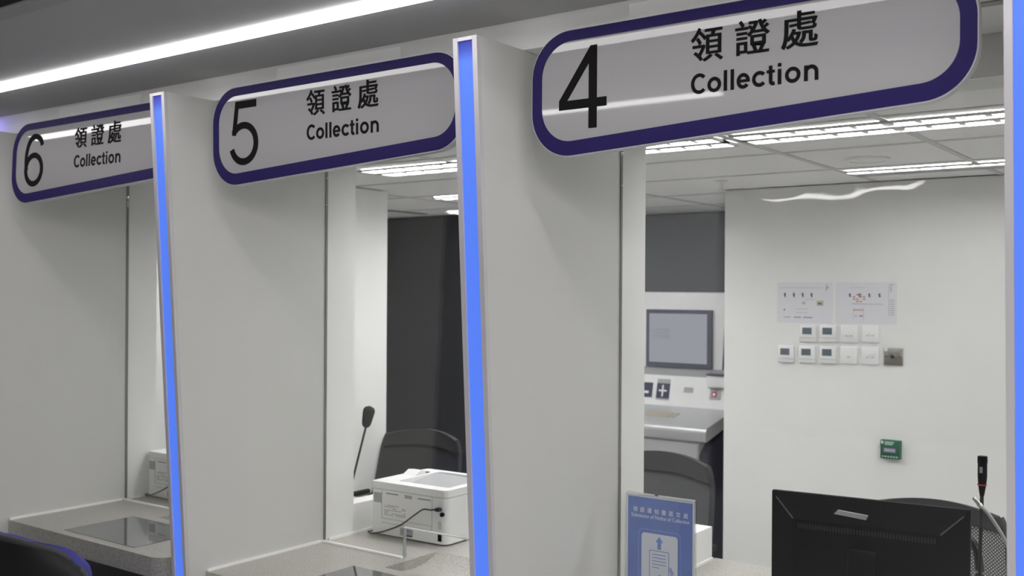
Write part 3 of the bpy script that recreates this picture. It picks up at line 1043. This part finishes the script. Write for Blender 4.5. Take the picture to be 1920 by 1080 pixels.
patch('icon_mark', PLASTW, -0.60, -0.56, 1.085, 1.10, 0.0021)
patch('speaker_plate', PLASTG, -0.325, -0.265, 1.105, 1.135)
patch('slot_label', PLASTG, -0.155, -0.085, 1.075, 1.135)
patch('red_mark', RED, -0.140, -0.113, 1.090, 1.120, 0.0021)
patch('red_mark_centre', PLASTW, -0.133, -0.120, 1.097, 1.112, 0.0042)
bx('head', PLASTW, (-0.95, 0.03, 0.421, 0.74, 1.17, 1.702), t, bevel=0.012)
bx('head_trim', PLASTG, (-0.95, 0.0, 0.413, 0.4205, 1.195, 1.245), t)
bx('screen_bezel', PRINTD, (-0.595, -0.157, 0.400, 0.4205, 1.247, 1.596), t, bevel=0.004)
bx('screen', SCREENE, (-0.570, -0.186, 0.397, 0.3995, 1.276, 1.572), t, label='pale grey lit screen')
bm = NB()
for i in range(4):
    quadbox(bm, -0.565, -0.43, 0.3955, 0.3968, 1.424 + i * 0.016, 1.434 + i * 0.016)
obj('screen_text', bm, PRINTG, t)
bm = NB()
prism(bm, [(-0.098, 1.215), (-0.092, 1.215), (-0.072, 1.40), (-0.072, 1.635), (-0.078, 1.635)], 'Y', 0.416, 0.4205)
obj('slot', bm, PRINTD, t)
bx('receipt_box', PLASTW, (-0.17, 0.02, 0.36, 0.412, 1.145, 1.215), t, bevel=0.004)
bx('receipt_box_gap', PRINTD, (-0.17, 0.02, 0.35, 0.412, 1.216, 1.223), t)

# ------------------------------------------------------------------ office chairs
def office_chair(label, loc, rotz, top, mesh, frame, band, hw=0.268):
    """faces -Y; backrest at y=0"""
    t = thing('office_chair', label, 'chair', loc, rotz, group='office swivel chairs')
    zb = 0.52
    def backpt(u, v, k=1.0, dy=0.0):
        a = (u * 2 - 1)
        z = zb + (top - zb) * v
        e = max(0.0, (v - 0.70) / 0.30)
        wd = hw * k * (1.06 - 0.10 * v) * (1 - 0.085 * e ** 3)
        zz = z - 0.034 * (a * a) * v ** 2
        return Vector((a * wd, -0.055 * a * a + 0.05 * v - 0.05 * (1 - v) ** 2 + dy, zz))
    bm = NB()
    sheet(bm, lambda u, v: backpt(u, 0.03 + 0.83 * v), 24, 16, 0.004)
    obj('backrest', bm, mesh, t, smooth=True)
    bm = NB()
    sheet(bm, lambda u, v: backpt(0.015 + 0.97 * u, 0.832 + 0.168 * v, 1.0, -0.002), 24, 6, 0.022)
    obj('top_band', bm, band, t, smooth=True)
    bm = NB()
    pts = [backpt(0, v / 12) for v in range(0, 13)]
    tube(bm, pts, 0.012, 8)
    pts = [backpt(1, v / 12) for v in range(0, 13)]
    tube(bm, pts, 0.012, 8)
    tube(bm, [backpt(u / 12, 0.02) for u in range(13)], 0.012, 8)
    tube(bm, [backpt(0.5, 0.02, 1, 0.012), Vector((0, 0.06, 0.5)), Vector((0, -0.05, 0.41)), Vector((0, -0.2, 0.405))], 0.02, 8)
    obj('back_frame', bm, frame, t, smooth=True)
    bm = NB()
    quadbox(bm, -0.25, 0.25, -0.52, -0.04, 0.425, 0.505, bevel=0.03)
    obj('seat', bm, FABD, t, smooth=True)
    bm = NB()
    cyl(bm, (0, -0.27, 0.12), 0.025, 0.30, 'Z', 14)
    obj('gas_column', bm, BLACKM, t, smooth=True)
    for i in range(5):
        a = i * 2 * math.pi / 5 + 0.3
        ex, ey = 0.30 * math.cos(a), -0.27 + 0.30 * math.sin(a)
        bm = NB()
        tube(bm, [(0.02 * math.cos(a), -0.27 + 0.02 * math.sin(a), 0.125), (ex, ey, 0.075)], [0.026, 0.018], 8)
        leg = obj('base_arm', bm, BLACKM, t, smooth=True)
        bm = NB()
        tube(bm, [(ex - 0.02 * math.sin(a), ey + 0.02 * math.cos(a), 0.028), (ex + 0.02 * math.sin(a), ey - 0.02 * math.cos(a), 0.028)], 0.028, 14)
        obj('caster', bm, BLACK, leg, smooth=True)
    for s in (-1, 1):
        bm = NB()
        tube(bm, spline([(s * 0.24, -0.2, 0.45), (s * 0.29, -0.2, 0.5), (s * 0.30, -0.2, 0.62), (s * 0.295, -0.19, 0.655)]), 0.013, 8)
        quadbox(bm, s * 0.295 - 0.03, s * 0.295 + 0.03, -0.32, -0.08, 0.655, 0.68, bevel=0.01)
        obj('armrest', bm, BLACK, t, smooth=True)
    return t
office_chair('charcoal office chair behind the printer in the number 5 window', (-3.462, 3.96, 0), R(4), 0.992, FABG, FABG, FABG, 0.25)
office_chair('grey mesh office chair behind the blue leaflet stand', (-2.11, 3.96, 0), R(-3), 1.008, MESHG, FABG, FABG)
office_chair('open mesh office chair behind the black monitor', (-1.0, 3.96, 0), R(6), 0.938, MESHL, CHRIM, FABD)

# ------------------------------------------------------------------ printers
def printer(label, loc, rotz):
    """rear faces -Y; origin at left rear bottom corner; 0.37 wide, 0.36 deep, 0.212 high"""
    t = thing('laser_printer', label, 'printer', loc, rotz, group='white laser printers')
    Wd, D, H = 0.368, 0.34, 0.205
    bm = NB()
    pts = rpoly([(0.0, 0.0, 0.012), (Wd, 0.0, 0.028), (Wd, D, 0.03), (0.0, D, 0.02)], 6)
    prism(bm, pts, 'Z', 0.006, 0.176)
    obj('body', bm, PLASTW, t, smooth=True)
    bm = NB()
    o = rpoly([(-0.001, -0.001, 0.013), (Wd + 0.001, -0.001, 0.029), (Wd + 0.001, D + 0.001, 0.03), (-0.001, D + 0.001, 0.02)], 6)
    i = rpoly([(0.085, 0.055, 0.013), (Wd - 0.035, 0.055, 0.013), (Wd - 0.035, D - 0.03, 0.013), (0.085, D - 0.03, 0.013)], 6)
    ring(bm, o, i, -0.178, -H)
    for v in bm.verts:
        v.co = Vector((v.co.x, v.co.z, -v.co.y))
    obj('top_cover', bm, PLASTW, t, smooth=True)
    bm = NB()
    # sloping output bay
    prism(bm, [(0.056, 0.1775), (D - 0.031, 0.1775), (D - 0.031, 0.199), (0.056, 0.181)], 'X', 0.086, Wd - 0.036)
    obj('output_tray', bm, PLASTG, t, label='grey output bay on top')
    bm = NB()
    prism(bm, [(0.17, H + 0.0005), (0.235, H + 0.0005), (0.235, H + 0.014), (0.205, H + 0.018)], 'X', 0.01, 0.075)
    obj('control_panel', bm, PLASTW, t)
    bx('control_screen', PLASTD, (0.02, 0.068, 0.236, 0.27, H + 0.0005, H + 0.004), t)
    # rear details
    bx('vent', PLASTG, (0.012, 0.050, -0.0015, -0.0002, 0.125, 0.163), t)
    bm = NB()
    for a, b, z in ((0.075, 0.135, 0.163), (0.232, 0.292, 0.161)):
        quadbox(bm, a, b, -0.0015, -0.0002, z, z + 0.003)
    obj('latch_line', bm, PLASTD, t)
    bx('latch', PLASTG, (0.168, 0.202, -0.0015, -0.0002, 0.156, 0.168), t)
    bm = NB()
    for z in (0.067, 0.050):
        quadbox(bm, 0.052, 0.30, -0.0015, -0.0002, z, z + 0.0014)
    quadbox(bm, 0.300, 0.3012, -0.0015, -0.0002, 0.04, 0.172)
    quadbox(bm, 0.052, 0.0532, -0.0015, -0.0002, 0.07, 0.172)
    obj('panel_line', bm, PLASTG, t)
    bm = NB()
    rnd = random.Random(3)
    for r_ in range(7):
        x = 0.066
        while x < 0.17:
            w_ = rnd.uniform(0.006, 0.022)
            if rnd.random() < 0.75:
                quadbox(bm, x, min(x + w_, 0.172), -0.0015, -0.0002, 0.082 + r_ * 0.006, 0.0845 + r_ * 0.006)
            x += w_ + 0.003
    obj('rating_label', bm, PLASTG, t)
    bx('rear_port', PLASTG, (0.146, 0.208, -0.0015, -0.0002, 0.014, 0.042), t)
    bx('port_flap', PRINTB, (0.166, 0.192, -0.0022, -0.0016, 0.034, 0.040), t, label='small blue tab in the rear port')
    bx('port_slot', BLACK, (0.170, 0.205, -0.0022, -0.0016, 0.014, 0.018), t)
    bx('power_inlet', BLACK, (0.330, 0.346, -0.003, -0.0002, 0.017, 0.042), t)
    bm = NB()
    for i_ in range(6):
        quadbox(bm, 0.331, 0.345, -0.0015, -0.0002, 0.062 + i_ * 0.005, 0.064 + i_ * 0.005)
        quadbox(bm, 0.3535, 0.357, 0.0, 0.0008, 0.062 + i_ * 0.005, 0.064 + i_ * 0.005) if False else None
    obj('rear_grille', bm, PLASTG, t)
    bm = NB()
    cyl(bm, (0.352, -0.010, 0.118), 0.008, 0.0098, 'Y', 14)
    obj('round_socket', bm, BLACK, t, smooth=True)
    bm = NB()
    quadbox(bm, 0.330, 0.348, -0.022, -0.0004, 0.130, 0.142, bevel=0.002)
    tube(bm, spline([(0.33, -0.014, 0.136), (0.305, -0.018, 0.132), (0.275, -0.022, 0.131), (0.235, -0.024, 0.105), (0.17, -0.026, 0.060),
                     (0.10, -0.026, 0.030), (0.05, -0.024, 0.014), (0.02, -0.022, 0.008), (0.004, -0.014, 0.006), (-0.012, -0.004, 0.008), (-0.006, 0.03, 0.005)]), 0.0028, 8)
    obj('cable', bm, BLACKM, t, smooth=True, label='thin black cable across the rear')
    for x, y in ((0.04, 0.03), (Wd - 0.05, 0.03), (0.04, D - 0.05), (Wd - 0.05, D - 0.05)):
        bm = NB()
        cyl(bm, (x, y, 0.0003), 0.012, 0.0055, 'Z', 12)
        obj('foot', bm, BLACKM, t)
    return t
p5 = printer('white laser printer with rear cable in the number 5 window', (-2.796, 2.905, ZC), R(1.5))
dup(p5, (-4.105, 2.812, ZC), 'white laser printer half hidden at the number 6 window edge', R(0.0), 'white laser printers')

# ------------------------------------------------------------------ leaflet stand in front of the glass
t = thing('leaflet_stand', 'clear acrylic stand with blue Submission of Notice of Collection sheet', 'sign', (-1.384, 2.60, ZC))
z0, z1 = 0.800 - ZC, 1.110 - ZC
bm = NB()
prism(bm, rrect(-0.110, 0.112, 0.012, 0.363, 0.006), 'Y', -0.0045, -0.0020)
obj('front_plate', bm, ACRYL, t)
bm = NB()
prism(bm, rrect(-0.110, 0.112, 0.012, 0.366, 0.006), 'Y', 0.0020, 0.0045)
obj('back_plate', bm, ACRYL, t)
bm = NB()
ring(bm, rrect(-0.110, 0.112, 0.012, 0.362, 0.006), rrect(-0.1085, 0.1105, 0.0135, 0.3605, 0.005), -0.0048, -0.0046)
quadbox(bm, -0.0665, -0.018, -0.0042, 0.0042, 0.3605, 0.3640)
quadbox(bm, -0.004, 0.108, -0.0042, 0.0042, 0.3605, 0.3640)
obj('edge', bm, pmat('acrylic_edge', (0.60, 0.60, 0.58), rough=0.3), t)
bx('base', ACRYL, (-0.11, 0.112, -0.05, 0.05, 0.0005, 0.010), t)
sheet_ = bx('sheet', LEAFP, (-0.1065, 0.1065, -0.0008, 0.0008, 0.03, 0.3590), t)
bx('blue_print', LEAFB, (-0.1015, 0.1020, -0.0014, -0.0009, 0.035, 0.3535), sheet_)
bm = NB()
for q, ch in enumerate('\u9818\u8b49\u901a\u77e5\u66f8\u905e\u4ea4\u8655'):
    text_into(bm, ch, -0.0850 + q * 0.0227, -0.0850 + q * 0.0227 + 0.0142, 0.3105, 0.3250, -0.0014, 0.0004, 0.010)
text_into(bm, 'Submission of Notice of Collection', -0.0905, 0.0930, 0.2955, 0.3065, -0.0014, 0.0004, 0.006)
obj('lettering', bm, LEAFP, sheet_)
bm = NB()
ring(bm, rrect(-0.067, 0.067, 0.02 + 0.03, 0.265, 0.016), rrect(-0.0657, 0.0657, 0.0213 + 0.03, 0.2637, 0.015), -0.0019, -0.0014)
obj('card_outline', bm, LEAFLINE, sheet_)
bm = NB()
prism(bm, rrect(-0.057, 0.057, 0.06, 0.2545, 0.010), 'Y', -0.0019, -0.0014)
obj('card', bm, LEAFP, sheet_)
bm = NB()
prism(bm, [(-0.0055, 0.212), (0.0055, 0.212), (0.0055, 0.232), (0.012, 0.232), (0.0, 0.248), (-0.012, 0.232), (-0.0055, 0.232)], 'Y', -0.0024, -0.00195)
ring(bm, rrect(-0.032, 0.031, 0.128, 0.208, 0.005), rrect(-0.0302, 0.0292, 0.1298, 0.2062, 0.004), -0.0024, -0.00195)
for i, L in enumerate((0.043, 0.043, 0.043, 0.043, 0.022)):
    quadbox(bm, -0.022, -0.022 + L, -0.0024, -0.00195, 0.1955 - i * 0.0092, 0.1975 - i * 0.0092)
for a, b in (((0.034, 0.165), (0.0375, 0.12)), ((0.0375, 0.161), (0.041, 0.11)), ((0.0425, 0.154), (0.045, 0.10))):
    tube(bm, spline([(a[0] - 0.003, -0.0022, a[1] - 0.012), (a[0] - 0.0005, -0.0022, a[1]), (a[0] + 0.003, -0.0022, a[1] - 0.004), (b[0], -0.0022, b[1])], 5), 0.0008, 6)
tube(bm, spline([(-0.006, -0.0022, 0.128), (0.0, -0.0022, 0.139), (0.005, -0.0022, 0.139), (0.012, -0.0022, 0.125), (0.03, -0.0022, 0.095), (0.045, -0.0022, 0.085)], 5), 0.0009, 6)
obj('icon', bm, LEAFB, sheet_)

# ------------------------------------------------------------------ monitor
t = thing('computer_monitor', 'black computer monitor seen from behind below the number 4 sign', 'monitor', (-0.9405, 3.03, ZC), R(5.8))
bm = NB()
zt, zbm = 0.340, 0.02
quadbox(bm, -0.278, 0.278, 0.0, 0.018, zbm, zt, bevel=0.003)
obj('panel', bm, BLACK, t, smooth=True)
bm = NB()
a = [(-0.276, zbm + 0.004), (0.276, zbm + 0.004), (0.276, zt - 0.003), (-0.276, zt - 0.003)]
b = [(-0.205, zbm + 0.05), (0.205, zbm + 0.05), (0.205, zt - 0.072), (-0.205, zt - 0.072)]
A = [bm.verts.new((p[0], 0.0, p[1])) for p in a]
B = [bm.verts.new((p[0], -0.032, p[1])) for p in b]
A2 = [bm.verts.new((p[0], -0.0005, p[1])) for p in a]
bm.faces.new(A)
bm.faces.new(B[::-1])
for i in range(4):
    j = (i + 1) % 4
    bm.faces.new((A[i], A[j], A2[j], A2[i]))
    bm.faces.new((A2[i], A2[j], B[j], B[i]))
obj('rear_shell', bm, BLACK, t)
bm = NB()
for p, q in (((-0.262, zt - 0.018), (-0.205, zt - 0.072)), ((0.262, zt - 0.018), (0.205, zt - 0.072))):
    tube(bm, [(p[0], -0.0065, p[1]), (q[0], -0.032, q[1])], 0.0018, 6)
obj('rear_ridge', bm, PLASTD, t)
bm = NB()
for i in range(46):
    x = -0.19 + i * 0.0084
    quadbox(bm, x, x + 0.004, -0.0335, -0.0322, zt - 0.098, zt - 0.084)
obj('vent_slots', bm, BLACKM, t)
bm = NB()
prism(bm, [(-0.085, 0.295), (0.005, 0.287), (0.010, 0.2995), (-0.075, 0.3065)], 'Y', -0.034, -0.022)
obj('rear_tab', bm, SILVER, t, label='pale grey tab near the top')
bx('bezel', BLACKM, (-0.276, 0.276, 0.0181, 0.0195, zbm + 0.002, zt - 0.002), t)
bx('stand_neck', BLACK, (-0.04, 0.04, -0.06, -0.0325, 0.012, 0.20), t, bevel=0.004)
bx('stand_foot', BLACK, (-0.12, 0.12, -0.10, 0.06, 0.0005, 0.0118), t, bevel=0.004)

# ------------------------------------------------------------------ microphones and gooseneck things
t = thing('desk_microphone', 'upright black gooseneck microphone with red ring right of the monitor', 'microphone', (-0.6585, 3.16, ZC - 0.0))
bm = NB()
cyl(bm, (0, 0, 0.0005), 0.05, 0.02, 'Z', 24, 0.042)
obj('base', bm, BLACKM, t, smooth=True)
bm = NB()
tube(bm, spline([(-0.002, 0, 0.02), (-0.002, 0, 0.15), (0.001, 0, 0.30), (0.002, 0, 0.37)]), [0.0052] * 24 + [0.0052], 10)
obj('stem', bm, BLACKM, t, smooth=True)
bm = NB()
tube(bm, [(0.002, 0, 0.366), (0.0025, 0, 0.395), (0.003, 0, 0.42), (0.003, 0, 0.458), (0.003, 0, 0.460), (0.003, 0, 0.478)],
     [0.006, 0.0105, 0.0125, 0.0125, 0.0135, 0.0130], 18)
obj('head', bm, BLACK, t, smooth=True)
bm = NB()
cyl(bm, (0.0025, 0, 0.395), 0.0128, 0.004, 'Z', 20)
obj('ring', bm, RED, t, label='red ring around the head')
bx('badge', SILVER, (-0.002, 0.006, -0.0142, -0.0122, 0.432, 0.449), t)

t = thing('gooseneck_light', 'curved silver gooseneck with chrome tip beside the upright microphone', 'lamp', (-0.53, 3.02, ZC))
bm = NB()
cyl(bm, (0, 0, 0.0005), 0.03, 0.018, 'Z', 20, 0.026)
obj('base', bm, BLACKM, t, smooth=True)
bm = NB()
tube(bm, spline([(0.0, 0, 0.018), (-0.004, 0, 0.12), (-0.018, 0, 0.22), (-0.040, 0, 0.28), (-0.080, 0, 0.343), (-0.102, 0, 0.364)]), 0.0048, 10)
obj('neck', bm, SILVER, t, smooth=True)
bm = NB()
tube(bm, [(-0.098, 0, 0.360), (-0.103, 0, 0.3655), (-0.105, 0, 0.368), (-0.118, 0, 0.384)], [0.006, 0.0072, 0.0058, 0.0056], 14)
obj('tip', bm, CHROME, t, smooth=True)

t = thing('headset', 'glossy black headset standing just behind the right edge of the monitor', 'headset', (-0.694, 3.28, ZC))
bm = NB()
tube(bm, spline([(-0.10, 0, 0.06), (-0.105, 0, 0.13), (-0.07, 0, 0.20), (-0.028, 0, 0.214), (-0.004, 0, 0.19), (0.006, 0, 0.15), (0.010, 0, 0.09)]), [0.010] * 20 + [0.013] * 29, 10)
obj('headband', bm, GLOSSBLK, t, smooth=True)
for x in (-0.10, 0.012):
    bm = NB()
    cyl(bm, (x - 0.012, 0, 0.042), 0.0415, 0.024, 'X', 24)
    obj('ear_cup', bm, BLACKM, t, smooth=True)
bm = NB()
tube(bm, [(-0.006, -0.014, 0.122), (0.022, -0.012, 0.118)], 0.003, 8)
obj('clip', bm, CHROME, t, smooth=True)

t = thing('desk_microphone', 'black foam headed microphone leaning left of the number 5 printer', 'microphone', (-3.06, 3.04, ZC))
bm = NB()
cyl(bm, (0, 0, 0.0005), 0.05, 0.022, 'Z', 24, 0.042)
obj('base', bm, BLACKM, t, smooth=True)
bm = NB()
tube(bm, spline([(0.0, 0, 0.022), (0.015, 0, 0.12), (0.055, 0, 0.25), (0.100, 0, 0.388)]), 0.0045, 10)
obj('stem', bm, BLACKM, t, smooth=True)
bm = NB()
a, b = Vector((0.097, 0, 0.380)), Vector((0.121, 0, 0.470))
pts, rd = [], []
for i in range(13):
    s_ = i / 12
    pts.append(a.lerp(b, s_))
    e = abs(2 * s_ - 1)
    rd.append((0.017 + 0.010 * s_) * math.sqrt(max(0.04, 1 - max(0, (e - 0.45) / 0.55) ** 2.2 * 0.96)))
tube(bm, pts, rd, 18)
obj('foam_head', bm, FOAM, t, smooth=True)

t = thing('desk_telephone', 'black device peeking over the low divider left of the number 5 printer', 'telephone', (-3.05, 3.24, ZC), R(0))
bm = NB()
prism(bm, [(-0.10, 0.0005), (0.10, 0.0005), (0.10, 0.10), (-0.10, 0.03)], 'X', -0.08, 0.08)
obj('body', bm, BLACK, t)
bm = NB()
quadbox(bm, 0.03, 0.075, -0.10, 0.10, 0.1005, 0.135, bevel=0.008)
obj('handset', bm, BLACK, t, smooth=True)
bm = NB()
quadbox(bm, -0.075, 0.0, 0.02, 0.09, 0.0905, 0.115, bevel=0.004)
obj('display', bm, BLACKM, t, smooth=True)

# ------------------------------------------------------------------ customer chair in front of counter 6
t = thing('customer_chair', 'blue and black customer chair in front of the number 6 counter', 'chair', (-3.115, 1.66, 0), R(2))
def shellpt(u, v, k, dy, top, zb=0.50):
    a = u * 2 - 1
    hw = 0.255 * k * (0.97 + 0.03 * v)
    e = max(0.0, (v - 0.70) / 0.30)
    cx = math.copysign(abs(a) ** 0.9, a) * hw * (1 - 0.22 * e ** 3)
    z = zb + (top - zb) * v + 0.010 * math.cos(a * math.pi) * v - 0.055 * e * a ** 6
    return Vector((cx, 0.11 * a * a - 0.03 * v + dy, z))
bm = NB()
sheet(bm, lambda u, v: shellpt(u, v, 1.03, 0.004, 0.917), 24, 18, 0.016)
obj('back_shell', bm, CHSHELL, t, smooth=True)
bm = NB()
tube(bm, [shellpt(0, j / 10, 1.035, 0.001, 0.921) for j in range(11)] + [shellpt(i / 20, 1, 1.035, 0.001, 0.921) for i in range(1, 21)] + [shellpt(1, 1 - j / 10, 1.035, 0.001, 0.921) for j in range(1, 11)], 0.0095, 8)
obj('shell_rim', bm, CHRIM, t, smooth=True)
bm = NB()
sheet(bm, lambda u, v: shellpt(u, v, 0.995, 0.024, 0.925), 28, 18, 0.022)
bmesh.ops.bevel(bm, geom=[e for e in bm.edges if len(e.link_faces) == 2 and e.calc_face_angle(0) > 1.0], offset=0.008, segments=4, affect='EDGES', profile=0.5)
obj('back_cushion', bm, CHBLUE, t, smooth=True, label='blue upholstered back cushion')
bm = NB()
quadbox(bm, -0.24, 0.24, 0.04, 0.42, 0.41, 0.48, bevel=0.025)
obj('seat', bm, CHBLUE, t, smooth=True)
bm = NB()
tube(bm, spline([(0, 0.02, 0.62), (0, 0.0, 0.5), (0, 0.08, 0.40), (0, 0.26, 0.395)]), 0.02, 8)
obj('back_bracket', bm, BLACKM, t, smooth=True)
for sx, sy in ((-1, 0), (1, 0), (-1, 1), (1, 1)):
    bm = NB()
    tube(bm, [(sx * 0.20, 0.08 + sy * 0.30, 0.41), (sx * 0.23, 0.04 + sy * 0.38, 0.002)], 0.012, 10)
    obj('leg', bm, BLACKM, t, smooth=True)
